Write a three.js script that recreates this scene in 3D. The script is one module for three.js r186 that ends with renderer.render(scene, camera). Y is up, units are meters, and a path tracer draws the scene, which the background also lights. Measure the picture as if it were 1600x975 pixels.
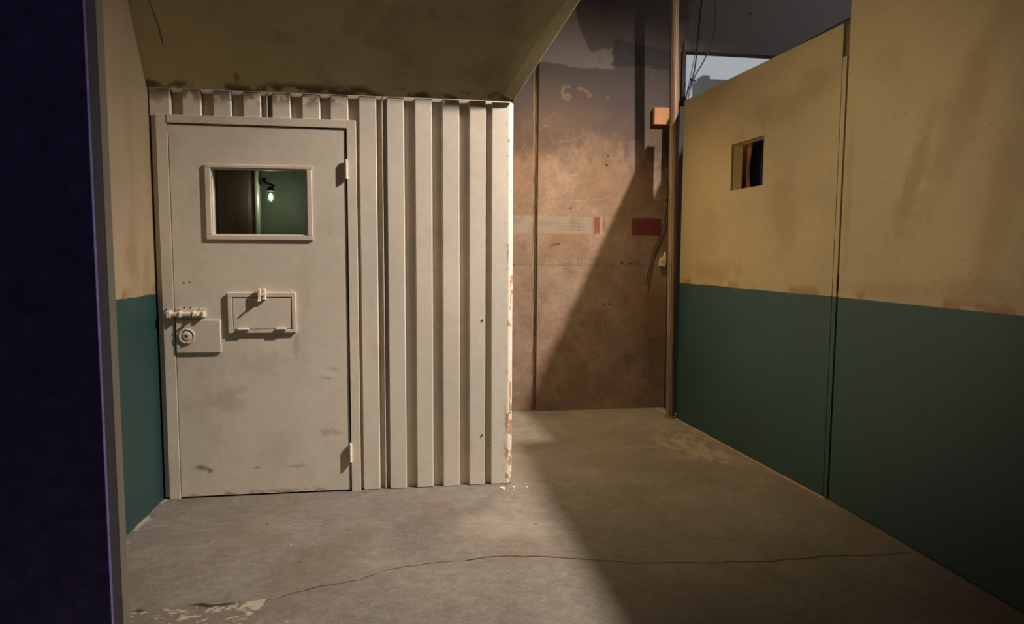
import * as THREE from 'three';
import { RoundedBoxGeometry } from 'three/addons/geometries/RoundedBoxGeometry.js';
import { RectAreaLightUniformsLib } from 'three/addons/lights/RectAreaLightUniformsLib.js';
import { mergeGeometries } from 'three/addons/utils/BufferGeometryUtils.js';

// ------------------------------------------------------------------ camera, sky, lamps, exposure
const scene = new THREE.Scene();
const renderer = new THREE.WebGLRenderer({ antialias: true });
renderer.toneMapping = THREE.LinearToneMapping;
renderer.toneMappingExposure = 1.0;
renderer.shadowMap.enabled = true;
RectAreaLightUniformsLib.init();

const camera = new THREE.PerspectiveCamera(2 * Math.atan(487.5 / 1054.73) * 180 / Math.PI, 1600 / 975, 0.05, 80);
{
  const pitch = -0.0850, yaw = 0.1488, roll = 0.0054;
  const turn = (x, y, z) => {
    let c = Math.cos(roll), s = Math.sin(roll), x1 = c * x - s * y, y1 = s * x + c * y;
    c = Math.cos(pitch); s = Math.sin(pitch); const y2 = c * y1 - s * z, z2 = s * y1 + c * z;
    c = Math.cos(yaw); s = Math.sin(yaw);
    return new THREE.Vector3(c * x1 - s * z2, y2, s * x1 + c * z2);
  };
  camera.position.set(1.2659, 1.3606, 3.8763);
  camera.quaternion.setFromRotationMatrix(new THREE.Matrix4().makeBasis(turn(1, 0, 0), turn(0, 1, 0), turn(0, 0, 1)));
  scene.add(camera);
}
// dull evening sky, seen through the opening high in the back wall
scene.background = new THREE.Color().setRGB(0.36, 0.385, 0.41);

// the work lamp, then the added pendant and flood fill lights (their fittings are built further down, with the lights in them)
const KEY_AT = new THREE.Vector3(4.60, 4.69, 1.38), KEY_TO = new THREE.Vector3(2.45, 0.0, -0.35);
const KEY_COLOR = new THREE.Color().setRGB(1.0, 0.87, 0.80), KEY_CD = 228;
const FILL_PEND_AT = new THREE.Vector3(2.45, 3.60, -1.12);
const FILL_PEND_COLOR = new THREE.Color().setRGB(1.0, 0.74, 0.38), FILL_PEND_CD = 25;
const FILL_FLOOD_AT = new THREE.Vector3(0.10, 2.35, 1.36), FILL_FLOOD_TO = new THREE.Vector3(3.57, 1.58, 0.50);
const FILL_FLOOD_COLOR = new THREE.Color().setRGB(1.0, 0.82, 0.54), FILL_FLOOD_CD = 25;

// ------------------------------------------------------------------ helpers
const used = new Map();
function numbered(name) {
  const n = used.get(name) || 0; used.set(name, n + 1);
  return n ? `${name}_${String(n).padStart(3, '0')}` : name;
}
function thing(name, label, category, extra = {}) {
  const g = new THREE.Group(); g.name = numbered(name); g.userData = { label, category, ...extra }; scene.add(g); return g;
}
function structure(name, label, category) { return thing(name, label, category, { kind: 'structure' }); }
function part(parent, name, geo, mat, label) {
  const m = new THREE.Mesh(geo, mat); m.name = name; m.castShadow = m.receiveShadow = true;
  if (label) m.userData.label = label;
  parent.add(m); return m;
}
function box(x0, x1, y0, y1, z0, z1, r = 0) {
  const w = x1 - x0, h = y1 - y0, d = z1 - z0;
  const g = r ? new RoundedBoxGeometry(w, h, d, 2, Math.min(r, w / 2.01, h / 2.01, d / 2.01)) : new THREE.BoxGeometry(w, h, d);
  return g.translate((x0 + x1) / 2, (y0 + y1) / 2, (z0 + z1) / 2);
}
function cyl(r, len, axis, x, y, z, seg = 20, r2 = r) {
  const g = new THREE.CylinderGeometry(r2, r, len, seg);
  if (axis === 'x') g.rotateZ(-Math.PI / 2);
  if (axis === 'z') g.rotateX(Math.PI / 2);
  return g.translate(x, y, z);
}
function tube(pts, r, seg = 40, rad = 8) {
  return new THREE.TubeGeometry(new THREE.CatmullRomCurve3(pts.map(p => new THREE.Vector3(...p))), seg, r, rad, false);
}
function flatShape(outline, holes, depth) {      // outline in x, y; front face at z = 0, going back
  const s = new THREE.Shape(outline.map(p => new THREE.Vector2(...p)));
  for (const h of holes) s.holes.push(new THREE.Path(h.map(p => new THREE.Vector2(...p))));
  return new THREE.ExtrudeGeometry(s, { depth, bevelEnabled: false }).translate(0, 0, -depth);
}
const rect = (x0, x1, y0, y1) => [[x0, y0], [x1, y0], [x1, y1], [x0, y1]];
function mapUV(geo, au, av, u0, v0, w, h) {      // uv straight from the position, in metres
  const p = geo.attributes.position, uv = new Float32Array(p.count * 2);
  const get = (i, a) => a === 'x' ? p.getX(i) : a === 'y' ? p.getY(i) : p.getZ(i);
  for (let i = 0; i < p.count; i++) { uv[2 * i] = (get(i, au) - u0) / w; uv[2 * i + 1] = (get(i, av) - v0) / h; }
  geo.setAttribute('uv', new THREE.BufferAttribute(uv, 2)); return geo;
}
function rng(seed) { let s = seed >>> 0; return () => { s = (s + 0x6D2B79F5) >>> 0; let t = Math.imul(s ^ (s >>> 15), 1 | s); t = (t + Math.imul(t ^ (t >>> 7), 61 | t)) ^ t; return ((t ^ (t >>> 14)) >>> 0) / 4294967296; }; }
const PERM = new Float32Array(65536); { const r = rng(77); for (let i = 0; i < 65536; i++) PERM[i] = r(); }
function vnoise(x, y) {
  const xi = Math.floor(x), yi = Math.floor(y); let fx = x - xi, fy = y - yi;
  fx = fx * fx * (3 - 2 * fx); fy = fy * fy * (3 - 2 * fy);
  const k = (xi * 7919 + yi * 104729) | 0, m = ((xi * 31) ^ (yi * 57)) & 7;
  const a = PERM[(k + (m << 4)) & 65535], b = PERM[(k + 7919 + (((((xi + 1) * 31) ^ (yi * 57)) & 7) << 4)) & 65535];
  const c = PERM[(k + 104729 + ((((xi * 31) ^ ((yi + 1) * 57)) & 7) << 4)) & 65535], d = PERM[(k + 112648 + (((((xi + 1) * 31) ^ ((yi + 1) * 57)) & 7) << 4)) & 65535];
  return a + (b - a) * fx + (c - a) * fy + (a - b - c + d) * fx * fy;
}
function fbm(x, y, o = 4) { let s = 0, a = 0.5, t = 0; for (let i = 0; i < o; i++) { s += a * vnoise(x, y); t += a; x = x * 2.03 + 17.3; y = y * 2.03 + 9.1; a *= 0.5; } return s / t; }
const sst = (a, b, x) => { const t = Math.min(1, Math.max(0, (x - a) / (b - a))); return t * t * (3 - 2 * t); };
const mix = (a, b, t) => a + (b - a) * t;
function tint(c, k, t) { c[0] = mix(c[0], k[0], t); c[1] = mix(c[1], k[1], t); c[2] = mix(c[2], k[2], t); }
function segDist(px, py, ax, ay, bx, by) {
  const dx = bx - ax, dy = by - ay, t = Math.max(0, Math.min(1, ((px - ax) * dx + (py - ay) * dy) / (dx * dx + dy * dy)));
  return Math.hypot(px - ax - t * dx, py - ay - t * dy);
}
function polyDist(px, py, pts) { let d = 1e9; for (let i = 0; i + 1 < pts.length; i++) d = Math.min(d, segDist(px, py, pts[i][0], pts[i][1], pts[i + 1][0], pts[i + 1][1])); return d; }
// colour texture over a rectangle u0..u0+w, v0..v0+h (metres); fn(u, v, out) writes sRGB 0..255
function texture(u0, v0, w, h, ppm, fn) {
  const W = Math.min(2048, Math.round(w * ppm)), H = Math.min(2048, Math.round(h * ppm)), d = new Uint8Array(W * H * 4), c = [0, 0, 0];
  for (let j = 0; j < H; j++) for (let i = 0; i < W; i++) {
    fn(u0 + (i + 0.5) / W * w, v0 + (j + 0.5) / H * h, c);
    const k = 4 * (j * W + i);
    d[k] = Math.max(0, Math.min(255, c[0])); d[k + 1] = Math.max(0, Math.min(255, c[1])); d[k + 2] = Math.max(0, Math.min(255, c[2])); d[k + 3] = 255;
  }
  const t = new THREE.DataTexture(d, W, H, THREE.RGBAFormat);
  t.colorSpace = THREE.SRGBColorSpace; t.magFilter = THREE.LinearFilter; t.minFilter = THREE.LinearMipmapLinearFilter; t.generateMipmaps = true; t.needsUpdate = true;
  return t;
}
function bumpTexture(u0, v0, w, h, ppm, fn) { const t = texture(u0, v0, w, h, ppm, (u, v, c) => { c[0] = c[1] = c[2] = 255 * fn(u, v); }); t.colorSpace = THREE.NoColorSpace; return t; }
const std = (hex, rough = 0.7, metal = 0, extra = {}) => new THREE.MeshStandardMaterial({ color: hex, roughness: rough, metalness: metal, ...extra });

// ------------------------------------------------------------------ surface colours
const BEIGE = [136, 121, 95], GREEN = [18, 50, 47];
const DADO = 1.138;
function wallPaint(seed, blobs, yellow, edge) {
  return (u, v, c) => {
    const line = DADO + 0.004 * (fbm(u * 3 + seed, 2.2, 3) - 0.5);
    const n = fbm(u * 2.1 + seed, v * 2.1 + seed, 4), f = fbm(u * 40 + seed, v * 40, 3), g = fbm(u * 160, v * 160 + seed, 2);
    if (v > line) {
      const k = 0.90 + 0.16 * n + 0.06 * (f - 0.5) + 0.05 * (g - 0.5);
      c[0] = BEIGE[0] * k; c[1] = BEIGE[1] * k * (1 - 0.015 * yellow); c[2] = BEIGE[2] * k * (1 - 0.10 * yellow);
      for (const [bu, bv, ru, rv, ang, a] of blobs) {
        const du = u - bu, dv = v - bv, ca = Math.cos(ang), sa = Math.sin(ang);
        const q0 = Math.hypot((du * ca + dv * sa) / ru, (-du * sa + dv * ca) / rv); if (q0 > 1.55) continue;
        const q = q0 + 0.9 * (fbm(u * 9 + seed, v * 9, 4) - 0.5);
        tint(c, [98, 74, 44], a * sst(1.05, 0.25, q));
      }
      // rusty dribble marks along the paint line
      const m = sst(0.58, 0.74, fbm(u * 7 + seed * 3, v * 5, 3)) * sst(0.05, 0.0, v - line - 0.03 * fbm(u * 14, seed, 2));
      tint(c, [106, 64, 34], 0.55 * m);
      if (fbm(u * 55 + seed, v * 55, 2) > 0.905) tint(c, [90, 66, 40], 0.5);
    } else {
      const k = 0.86 + 0.24 * n + 0.10 * (f - 0.5) + 0.08 * (g - 0.5);
      c[0] = GREEN[0] * k; c[1] = GREEN[1] * k; c[2] = GREEN[2] * k;
      if (fbm(u * 38 + 3 * seed, v * 38, 2) > 0.915) tint(c, [90, 100, 90], 0.5);
      if (fbm(u * 24 + 5 * seed, v * 20, 2) < 0.10) tint(c, [18, 26, 24], 0.7);
    }
    if (edge) edge(u, v, c);
  };
}
const M = {};
M.leftWall = new THREE.MeshStandardMaterial({ roughness: 0.55, map: texture(-0.2, 0, 2.0, 3.4, 300, wallPaint(3.3, [[0.28, 1.35, 0.10, 0.25, 0, 0.28], [0.1, 1.25, 0.07, 0.2, 0.2, 0.25], [0.25, 1.9, 0.05, 0.5, 0, 0.14]], 0.3)) });
M.farFlat = new THREE.MeshStandardMaterial({ roughness: 0.6, map: texture(-1.45, 0, 1.95, 2.65, 380, wallPaint(11.7,
  [[0.12, 2.30, 0.45, 0.14, 0.25, 0.30], [-0.30, 2.28, 0.14, 0.12, 0.7, 0.28], [-0.05, 1.62, 0.2, 0.35, 0.3, 0.26], [-0.55, 2.18, 0.10, 0.10, 0, 0.22], [-0.9, 1.25, 0.5, 0.10, 0, 0.26], [-0.95, 1.55, 0.2, 0.25, 0.5, 0.14]], 1.0)) });
M.nearFlat = new THREE.MeshStandardMaterial({ roughness: 0.6, map: texture(0.45, 0, 1.75, 2.85, 340, wallPaint(23.1,
  [[1.02, 1.72, 0.07, 0.36, -0.35, 0.36], [1.28, 1.95, 0.13, 0.6, -0.45, 0.30], [0.55, 1.7, 0.04, 0.5, 0, 0.25], [1.5, 1.6, 0.12, 0.5, -0.2, 0.28], [0.85, 1.2, 0.5, 0.05, 0, 0.22], [1.35, 1.22, 0.3, 0.08, 0, 0.28], [0.8, 2.3, 0.2, 0.1, 0.3, 0.12]], 0.8)) });
function steelPaint(seed, base, amount) {
  return (u, v, c) => {
    const n = fbm(u * 2.4 + seed, v * 1.6, 4), f = fbm(u * 34 + seed, v * 34, 3), g = fbm(u * 150 + seed, v * 150, 2);
    const k = 0.93 + 0.10 * n + 0.05 * (f - 0.5) + 0.04 * (g - 0.5);
    c[0] = base[0] * k; c[1] = base[1] * k; c[2] = base[2] * k;
    tint(c, [128, 108, 78], amount * sst(0.60, 0.82, fbm(u * 6 + seed, v * 4, 4)));
    if (fbm(u * 46 + 2 * seed, v * 46, 2) > 0.94) tint(c, [112, 94, 70], 0.35);
  };
}
const DOORC = [206, 196, 176];
M.door = new THREE.MeshStandardMaterial({
  roughness: 0.48,
  map: texture(-0.05, 0, 1.05, 2.15, 480, (() => {
    const base = steelPaint(5.1, DOORC, 0.10);
    return (u, v, c) => {
      base(u, v, c);
      for (const [x, y, rx, ry, a] of [[0.11, 0.17, 0.045, 0.02, 0.65], [0.155, 0.155, 0.02, 0.02, 0.6], [0.40, 0.16, 0.03, 0.008, 0.4], [0.25, 0.55, 0.14, 0.10, 0.16], [0.62, 0.16, 0.10, 0.012, 0.28], [0.80, 0.66, 0.03, 0.012, 0.35], [0.63, 0.84, 0.02, 0.10, 0.18], [0.8, 0.35, 0.08, 0.03, 0.2], [0.45, 0.75, 0.15, 0.08, 0.12]]) {
        const q0 = Math.hypot((u - x) / rx, (v - y) / ry); if (q0 > 1.8) continue;
        const q = q0 + 1.3 * (fbm(u * 26, v * 26 + x * 9, 4) - 0.5);
        tint(c, [98, 82, 60], a * sst(1.1, 0.2, q));
      }
      // scratches
      if (segDist(u, v, 0.046, 1.199, 0.052, 1.198) < 0.0045 || segDist(u, v, 0.079, 1.201, 0.08, 1.2) < 0.0045) tint(c, [86, 64, 44], 0.8);
      if (polyDist(u, v, [[0.78, 0.40], [0.84, 0.345], [0.87, 0.33]]) < 0.0015 && fbm(u * 60, v * 60, 2) > 0.45) tint(c, [130, 110, 84], 0.5);
      if (v < 0.045) { const m = sst(0.5, 0.7, fbm(u * 16, v * 40, 3)) * sst(0.045, 0.0, v); tint(c, [96, 72, 48], 0.6 * m); }
    };
  })()),
  bumpMap: bumpTexture(-0.05, 0, 1.05, 2.15, 250, (u, v) => 0.5 + 0.30 * (fbm(u * 3.2, v * 3.2, 3) - 0.5) + 0.04 * (fbm(u * 90, v * 90, 2) - 0.5) - 0.25 * sst(0.03, 0.005, Math.hypot((u - 0.82) * 0.6, v - 0.70))), bumpScale: 0.004,
});
M.steel = new THREE.MeshStandardMaterial({ roughness: 0.5, map: texture(-0.15, 0, 2.05, 2.35, 300, steelPaint(9.4, DOORC, 0.10)) });
M.ribTop = new THREE.MeshStandardMaterial({ roughness: 0.5, map: texture(-0.15, 0, 2.05, 2.35, 360, (() => {
  const base = steelPaint(14.4, DOORC, 0.12);
  return (u, v, c) => { base(u, v, c); const d = 2.226 - v; const m = sst(0.42, 0.62, fbm(u * 26, v * 26, 4)) * sst(0.06, 0.0, d - 0.05 * fbm(u * 18, 1.7, 3)); tint(c, [92, 74, 50], 0.6 * m); };
})()) });
M.cornerSteel = new THREE.MeshStandardMaterial({ roughness: 0.55, map: texture(-0.15, 0, 2.05, 2.35, 450, (() => {
  const base = steelPaint(9.9, [212, 204, 184], 0.06);
  return (u, v, c) => {
    base(u, v, c);
    const e = sst(1.79, 1.83, u), low = sst(0.75, 0.05, v);
    const m = sst(0.66, 0.74, fbm(u * 50, v * 22, 4) + 0.22 * low * e);
    if (u > 1.72) tint(c, [150, 108, 72], 0.75 * m * e);
  };
})()) });
M.soffit = new THREE.MeshStandardMaterial({ roughness: 0.7, map: texture(-0.15, 0, 2.5, 0.62, 420, (u, v, c) => {
  const n = fbm(u * 2.2, v * 2.2 + 4, 4), f = fbm(u * 40, v * 40, 3);
  const k = 0.90 + 0.16 * n + 0.05 * (f - 0.5); c[0] = 204 * k; c[1] = 194 * k; c[2] = 150 * k;
  tint(c, [92, 80, 46], 0.16 * sst(0.55, 0.8, fbm(u * 5, v * 7, 4)));
  // grime along the joint with the ribbed wall
  tint(c, [72, 58, 34], 0.7 * sst(0.40, 0.62, fbm(u * 12, v * 20, 4)) * sst(0.045, 0.0, v - 0.03 * fbm(u * 9, 3, 2)));
  if (polyDist(u, v, [[-0.02, 0.54], [0.005, 0.40], [0.02, 0.31], [0.024, 0.22]]) < 0.006 * fbm(u * 20, v * 20, 2) + 0.001) tint(c, [78, 66, 34], 0.55);
  const q = Math.hypot((u - 0.36) / 0.02, (v - 0.07) / 0.035); tint(c, [118, 82, 44], 0.5 * sst(1.1, 0.3, q));
}) });

// back wall: bare brown wall with old paint, a painted stripe, chalk marks and screw holes
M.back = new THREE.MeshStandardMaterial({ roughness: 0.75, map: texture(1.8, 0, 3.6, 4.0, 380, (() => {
  const holes = [[2.946, 2.211, 0.013], [2.936, 2.13, 0.015], [2.62, 1.76, 0.011], [2.94, 0.934, 0.010], [2.985, 0.932, 0.014], [4.2, 3.46, 0.014], [3.09, 1.29, 0.012], [3.16, 1.29, 0.012], [2.125, 1.27, 0.016], [2.12, 1.31, 0.012]];
  const scr = []; const r = rng(5);
  for (let i = 0; i < 34; i++) { const x = 2.0 + r() * 1.5, y = 1.75 + r() * 0.75, a = (r() - 0.35) * 1.3, l = 0.05 + r() * 0.22; scr.push([[x, y], [x + l * 0.5 * Math.cos(a), y + l * 0.5 * Math.sin(a) + 0.01], [x + l * Math.cos(a + 0.3), y + l * Math.sin(a + 0.3)]]); }
  for (let i = 0; i < 14; i++) { const x = 2.9 + r() * 0.55, y = 2.85 + r() * 0.6, a = 0.9 + (r() - 0.5) * 2.2, l = 0.05 + r() * 0.16; scr.push([[x, y], [x + l * Math.cos(a), y + l * Math.sin(a)]]); }
  const chalk = [[[2.60, 2.775], [2.555, 2.775], [2.54, 2.73], [2.55, 2.685], [2.59, 2.668], [2.61, 2.69], [2.585, 2.71], [2.55, 2.695]], [[2.68, 2.765], [2.72, 2.755], [2.77, 2.73], [2.785, 2.71], [2.77, 2.70]], [[2.93, 2.70], [2.94, 2.702]]];
  return (u, v, c) => {
    const n = fbm(u * 1.7, v * 1.7 + 3, 4), m = fbm(u * 6.5 + 7, v * 6.5, 4), f = fbm(u * 36, v * 36, 3), g = fbm(u * 130, v * 130, 2);
    const k = 0.59 + 0.30 * n + 0.24 * (m - 0.5) + 0.16 * (f - 0.5) + 0.12 * (g - 0.5);
    c[0] = 138 * k; c[1] = 112 * k; c[2] = 88 * k;
    tint(c, [98, 68, 36], 0.45 * sst(0.5, 0.72, fbm(u * 3.1 + 20, v * 4.2, 4)));        // orange-brown varnish stains
    const wob = 0.03 * (fbm(u * 6, v * 2, 3) - 0.5);
    // darker towards the top of the wall, following height, with a ragged outline
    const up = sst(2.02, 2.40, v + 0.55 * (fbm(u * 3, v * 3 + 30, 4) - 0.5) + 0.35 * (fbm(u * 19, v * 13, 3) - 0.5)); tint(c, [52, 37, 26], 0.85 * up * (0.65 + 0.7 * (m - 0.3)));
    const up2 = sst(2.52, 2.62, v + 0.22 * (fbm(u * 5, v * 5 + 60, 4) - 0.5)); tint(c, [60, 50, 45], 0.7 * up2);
    // panel joint
    if (v < 1.262 + 0.004 * wob) tint(c, [124, 108, 90], 0.35 * sst(0.35, 0.7, fbm(u * 5, v * 5, 3)));
    if (Math.abs(v - 1.268 - 0.1 * wob) < 0.008) tint(c, [74, 50, 32], 0.22);
    // painted stripe
    const top = 1.690 - 0.006 * (u - 2.1) + 0.15 * wob, bot = 1.548 - 0.012 * (u - 2.1) + 0.1 * wob;
    if (v < top && v > bot && u < 3.46) {
      const wear = fbm(u * 14, v * 14, 4);
      if (u < 2.81) tint(c, [112, 105, 93], 0.75 - 0.5 * sst(0.5, 0.75, wear));
      else if (u > 2.835 && u < 2.882) tint(c, [92, 26, 21], 0.85 - 0.4 * sst(0.55, 0.75, wear));
      else if (u > 2.89 && u < 2.905) tint(c, [142, 108, 92], 0.6);
      else if (u > 2.91 && u < 2.93) tint(c, [100, 34, 26], 0.6 * sst(0.35, 0.6, wear));
      else if (u > 3.17 && u < 3.44) tint(c, [78, 14, 12], 0.93 - 0.3 * sst(0.6, 0.8, wear));
      else if (u < 3.17) tint(c, [112, 90, 62], 0.4);
      if (u > 2.5 && u < 2.76 && fbm(u * 70, 4, 2) > 0.36 && (Math.abs(v - 1.573) < 0.0045 || Math.abs(v - 1.600) < 0.0028 || Math.abs(v - 1.625) < 0.0022)) tint(c, [62, 56, 50], 0.5);
    }
    // whitish bare plaster patch and the dark tar band beside it
    const pl = Math.min((v - 2.935 - 0.05 * (m - 0.5) + 0.05 * (u - 2.6)) * 6, (2.985 - u + 0.06 * (m - 0.5)) * 6, (3.10 + 0.6 * sst(2.82, 2.45, u) + 0.15 * (m - 0.5) - v) * 4, (u - 2.33) * 8);
    tint(c, [112, 103, 95], 0.72 * sst(0.0, 0.12, pl));
    const tar = Math.min((v - (2.965 - 0.03 * (u - 2.97)) + 0.04 * (m - 0.5)) * 9, ((3.195 - 0.17 * (u - 2.97)) - v + 0.05 * (m - 0.5)) * 9, (u - 2.965 + 0.05 * (f - 0.5)) * 9, (3.50 - u) * 9);
    tint(c, [30, 20, 16], 0.8 * sst(0.0, 0.14, tar));
    if (u > 2.72 && u < 2.86 && v > 3.0 && v < 3.3 && m > 0.55) tint(c, [64, 50, 41], 0.7);
    // greyer, cooler tone over the right part of the wall
    if (u > 3.52) { tint(c, [126, 116, 110], 0.55); if (u < 3.75 && v > 3.15) tint(c, [58, 44, 34], 0.75 * sst(0.48, 0.66, m + 0.2 * (3.75 - u))); }
    if (v > 1.6) for (const s of scr) { if (Math.abs(u - s[0][0]) > 0.3 || Math.abs(v - s[0][1]) > 0.3) continue; const d = polyDist(u, v, s); if (d < 0.0035) tint(c, [170, 136, 98], 0.34 * sst(0.0035, 0.001, d) * sst(0.3, 0.55, fbm(u * 30, v * 30, 2))); }
    if (v > 2.6 && v < 2.85) for (const s of chalk) { const d = polyDist(u, v, s) + 0.012 * (fbm(u * 60, v * 60, 2) - 0.5); tint(c, [120, 92, 54], 0.6 * sst(0.017, 0.008, d)); }
    const dr = polyDist(u, v, [[2.455, 1.432], [2.48, 1.447], [2.53, 1.452]]); tint(c, [52, 34, 24], 0.8 * sst(0.009, 0.004, dr));
    for (const [x, y, q] of holes) tint(c, [30, 20, 15], 0.92 * sst(q, q * 0.6, Math.hypot(u - x, v - y)));
    // splashes near the floor
    if (v < 1.1) tint(c, [84, 58, 28], 0.28 * sst(0.64, 0.80, fbm(u * 8 + 50, v * 5, 4)));
  };
})()) });

// concrete floor with its crack, chipped patch, trowel marks and paint specks
const FX0 = -0.2, FZ0 = -1.9, FS = 4.0;
const CRACK = [[0.647, 1.231], [0.70, 1.208], [0.748, 1.19], [0.82, 1.155], [0.888, 1.126], [0.96, 1.115], [1.039, 1.092], [1.12, 1.04], [1.196, 1.002], [1.28, 0.994], [1.363, 0.976], [1.45, 0.975], [1.534, 0.967], [1.62, 0.952], [1.709, 0.959], [1.78, 0.972], [1.853, 0.979], [1.92, 1.005], [1.99, 1.024], [2.07, 1.043], [2.154, 1.072], [2.24, 1.104], [2.318, 1.113], [2.40, 1.118], [2.489, 1.131], [2.57, 1.15], [2.662, 1.148], [2.75, 1.158], [2.833, 1.172], [2.93, 1.158], [3.022, 1.166], [3.12, 1.152], [3.215, 1.159], [3.31, 1.175], [3.399, 1.171], [3.526, 1.175]];
function floorColour(u, z, c) {
  const n = fbm(u * 1.3, z * 1.3 + 8, 4), m = fbm(u * 5.5 + 3, z * 5.5, 4), f = fbm(u * 30, z * 42, 3), g = fbm(u * 150, z * 150, 2);
  const k = 0.83 + 0.22 * n + 0.18 * (m - 0.5) + 0.20 * (f - 0.5) + 0.24 * (g - 0.5);
  c[0] = 104 * k; c[1] = 97 * k; c[2] = 86 * k;
  tint(c, [84, 68, 50], 0.30 * sst(0.5, 0.75, fbm(u * 2.3 + 31, z * 2.3, 4)));
  tint(c, [120, 113, 99], 0.30 * sst(0.55, 0.78, fbm(u * 3.3 + 11, z * 6.3 + 2, 4)));
}
M.floor = new THREE.MeshStandardMaterial({
  roughness: 0.62,
  map: texture(FX0, FZ0, FS, FS, 512, (() => {
    const r = rng(41), specks = [];
    for (let i = 0; i < 120; i++) specks.push([r() * 3.5, -0.6 + r() * 2.3, 0.002 + 0.005 * r() * r()]);
    const scuffs = [];
    for (let i = 0; i < 26; i++) { const x = 0.1 + r() * 2.2, z = 0.1 + r() * 1.3, a = r() * 6.28, l = 0.03 + r() * 0.12; scuffs.push([[x, z], [x + l * 0.5 * Math.cos(a), z + l * 0.5 * Math.sin(a)], [x + l * Math.cos(a + 0.5), z + l * Math.sin(a + 0.5)]]); }
    scuffs.push([[0.39, 0.83], [0.44, 0.87], [0.50, 0.865], [0.56, 0.82]], [[0.73, 0.72], [0.76, 0.745]], [[1.82, 0.735], [1.87, 0.70], [1.93, 0.705]]);
    const base = (z) => 3.456 + 0.06 * (z + 1.422);
    return (u, z, c) => {
      floorColour(u, z, c);
      // pale worn cement in the far right corner
      const q = Math.hypot((u - 3.28) / 0.32, (z + 0.55) / 0.75) + 1.0 * (fbm(u * 9, z * 5, 4) - 0.5);
      tint(c, [138, 122, 94], 0.6 * sst(1.0, 0.35, q) * sst(0.38, 0.62, fbm(u * 16 + 9, z * 9, 4)));
      const q2 = Math.hypot((u - 1.70) / 0.34, (z - 0.62) / 0.22) + 0.9 * (fbm(u * 8, z * 8, 4) - 0.5);
      tint(c, [132, 124, 108], 0.4 * sst(1.0, 0.3, q2));
      // crack
      const jx = 0.012 * (fbm(u * 30, 5, 3) - 0.5), d = z > 0.9 && z < 1.28 ? polyDist(u, z + jx, CRACK) : 1;
      const wide = u < 1.5 ? 0.0032 * sst(0.36, 0.6, fbm(u * 22, 9, 2)) : 0.0064;
      if (d < 0.02) { tint(c, [22, 17, 13], 0.92 * sst(wide + 0.0022, wide * 0.4, d)); tint(c, [124, 115, 98], 0.16 * sst(0.014, 0.006, d) * sst(0.4, 0.6, fbm(u * 40, z * 40, 2))); }
      // chipped patch
      if (u < 0.75 && z > 1.14) {
        const e = z - (1.222 - 0.02 * sst(0.5, 0.65, u)) - 0.03 * (fbm(u * 16, z * 10, 3) - 0.5);
        tint(c, [24, 20, 17], 0.9 * sst(0.48, 0.60, fbm(u * 18 + 2, z * 30, 3)) * sst(0.020, 0.004, Math.abs(e)) * sst(0.66, 0.63, u));
        if (e > 0.006 && u < 0.69) {
          tint(c, [84, 74, 62], 0.4);
          const w = 0.55 * fbm(u * 24, z * 30 + 7, 4) + 0.45 * fbm(u * 80, z * 110, 3); tint(c, [158, 146, 124], 0.8 * sst(0.57, 0.68, w + 0.12 * sst(0.05, 0.0, Math.abs(e - 0.03)) + 0.11 * sst(0.05, 0.01, Math.abs(u - 0.64))));
        }
      }
      // spilled plaster and overspray along the foot of the walls
      const dr = base(z) - u; if (z < 0.47 && dr > -0.02 && dr < 0.05) tint(c, [150, 128, 92], 0.85 * sst(0.022, 0.006, dr - 0.014 * (fbm(z * 30, 4, 3) - 0.3)));
      const dl = u + 0.098; if (z < 0.7 && dl < 0.09) tint(c, [146, 138, 122], 0.75 * sst(0.60, 0.74, fbm(u * 50, z * 24, 3) + 0.2 * sst(0.04, 0.0, dl)) * sst(0.07, 0.02, dl));
      for (const [x, y, s] of specks) { const h = Math.abs(u - x); if (h < 0.01 && Math.abs(z - y) < 0.01) { const dd = Math.hypot(u - x, z - y); tint(c, [176, 165, 144], 0.8 * sst(s, s * 0.5, dd)); } }
      for (const s of scuffs) { if (Math.abs(u - s[0][0]) > 0.2 || Math.abs(z - s[0][1]) > 0.2) continue; const dd = polyDist(u, z, s); tint(c, [146, 138, 122], 0.42 * sst(0.004, 0.001, dd) * sst(0.35, 0.6, fbm(u * 40, z * 40, 2))); }
      if (fbm(u * 26 + 70, z * 26, 2) < 0.075) tint(c, [52, 44, 36], 0.6);
    };
  })()),
  bumpMap: bumpTexture(FX0, FZ0, FS, FS, 300, (u, z) => 0.5 + 0.4 * (fbm(u * 14, z * 14, 4) - 0.5) + 0.25 * (fbm(u * 90, z * 90, 2) - 0.5) - (z > 0.9 && z < 1.28 ? 0.4 * sst(0.007, 0.001, polyDist(u, z + 0.012 * (fbm(u * 30, 5, 3) - 0.5), CRACK)) : 0)), bumpScale: 0.004,
});
const tConcrete = texture(0, 0, 2, 2, 256, (u, v, c) => floorColour(u + 20, v + 20, c)); tConcrete.wrapS = tConcrete.wrapT = THREE.MirroredRepeatWrapping;
M.floorPlain = new THREE.MeshStandardMaterial({ roughness: 0.65, map: tConcrete });
const tHall = texture(0, 0, 3, 3, 160, (u, v, c) => { const k = 0.8 + 0.35 * fbm(u * 2, v * 2, 4) + 0.1 * (fbm(u * 40, v * 40, 2) - 0.5); c[0] = 112 * k; c[1] = 104 * k; c[2] = 98 * k; }); tHall.wrapS = tHall.wrapT = THREE.MirroredRepeatWrapping;
M.hall = new THREE.MeshStandardMaterial({ roughness: 0.9, map: tHall });
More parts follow.
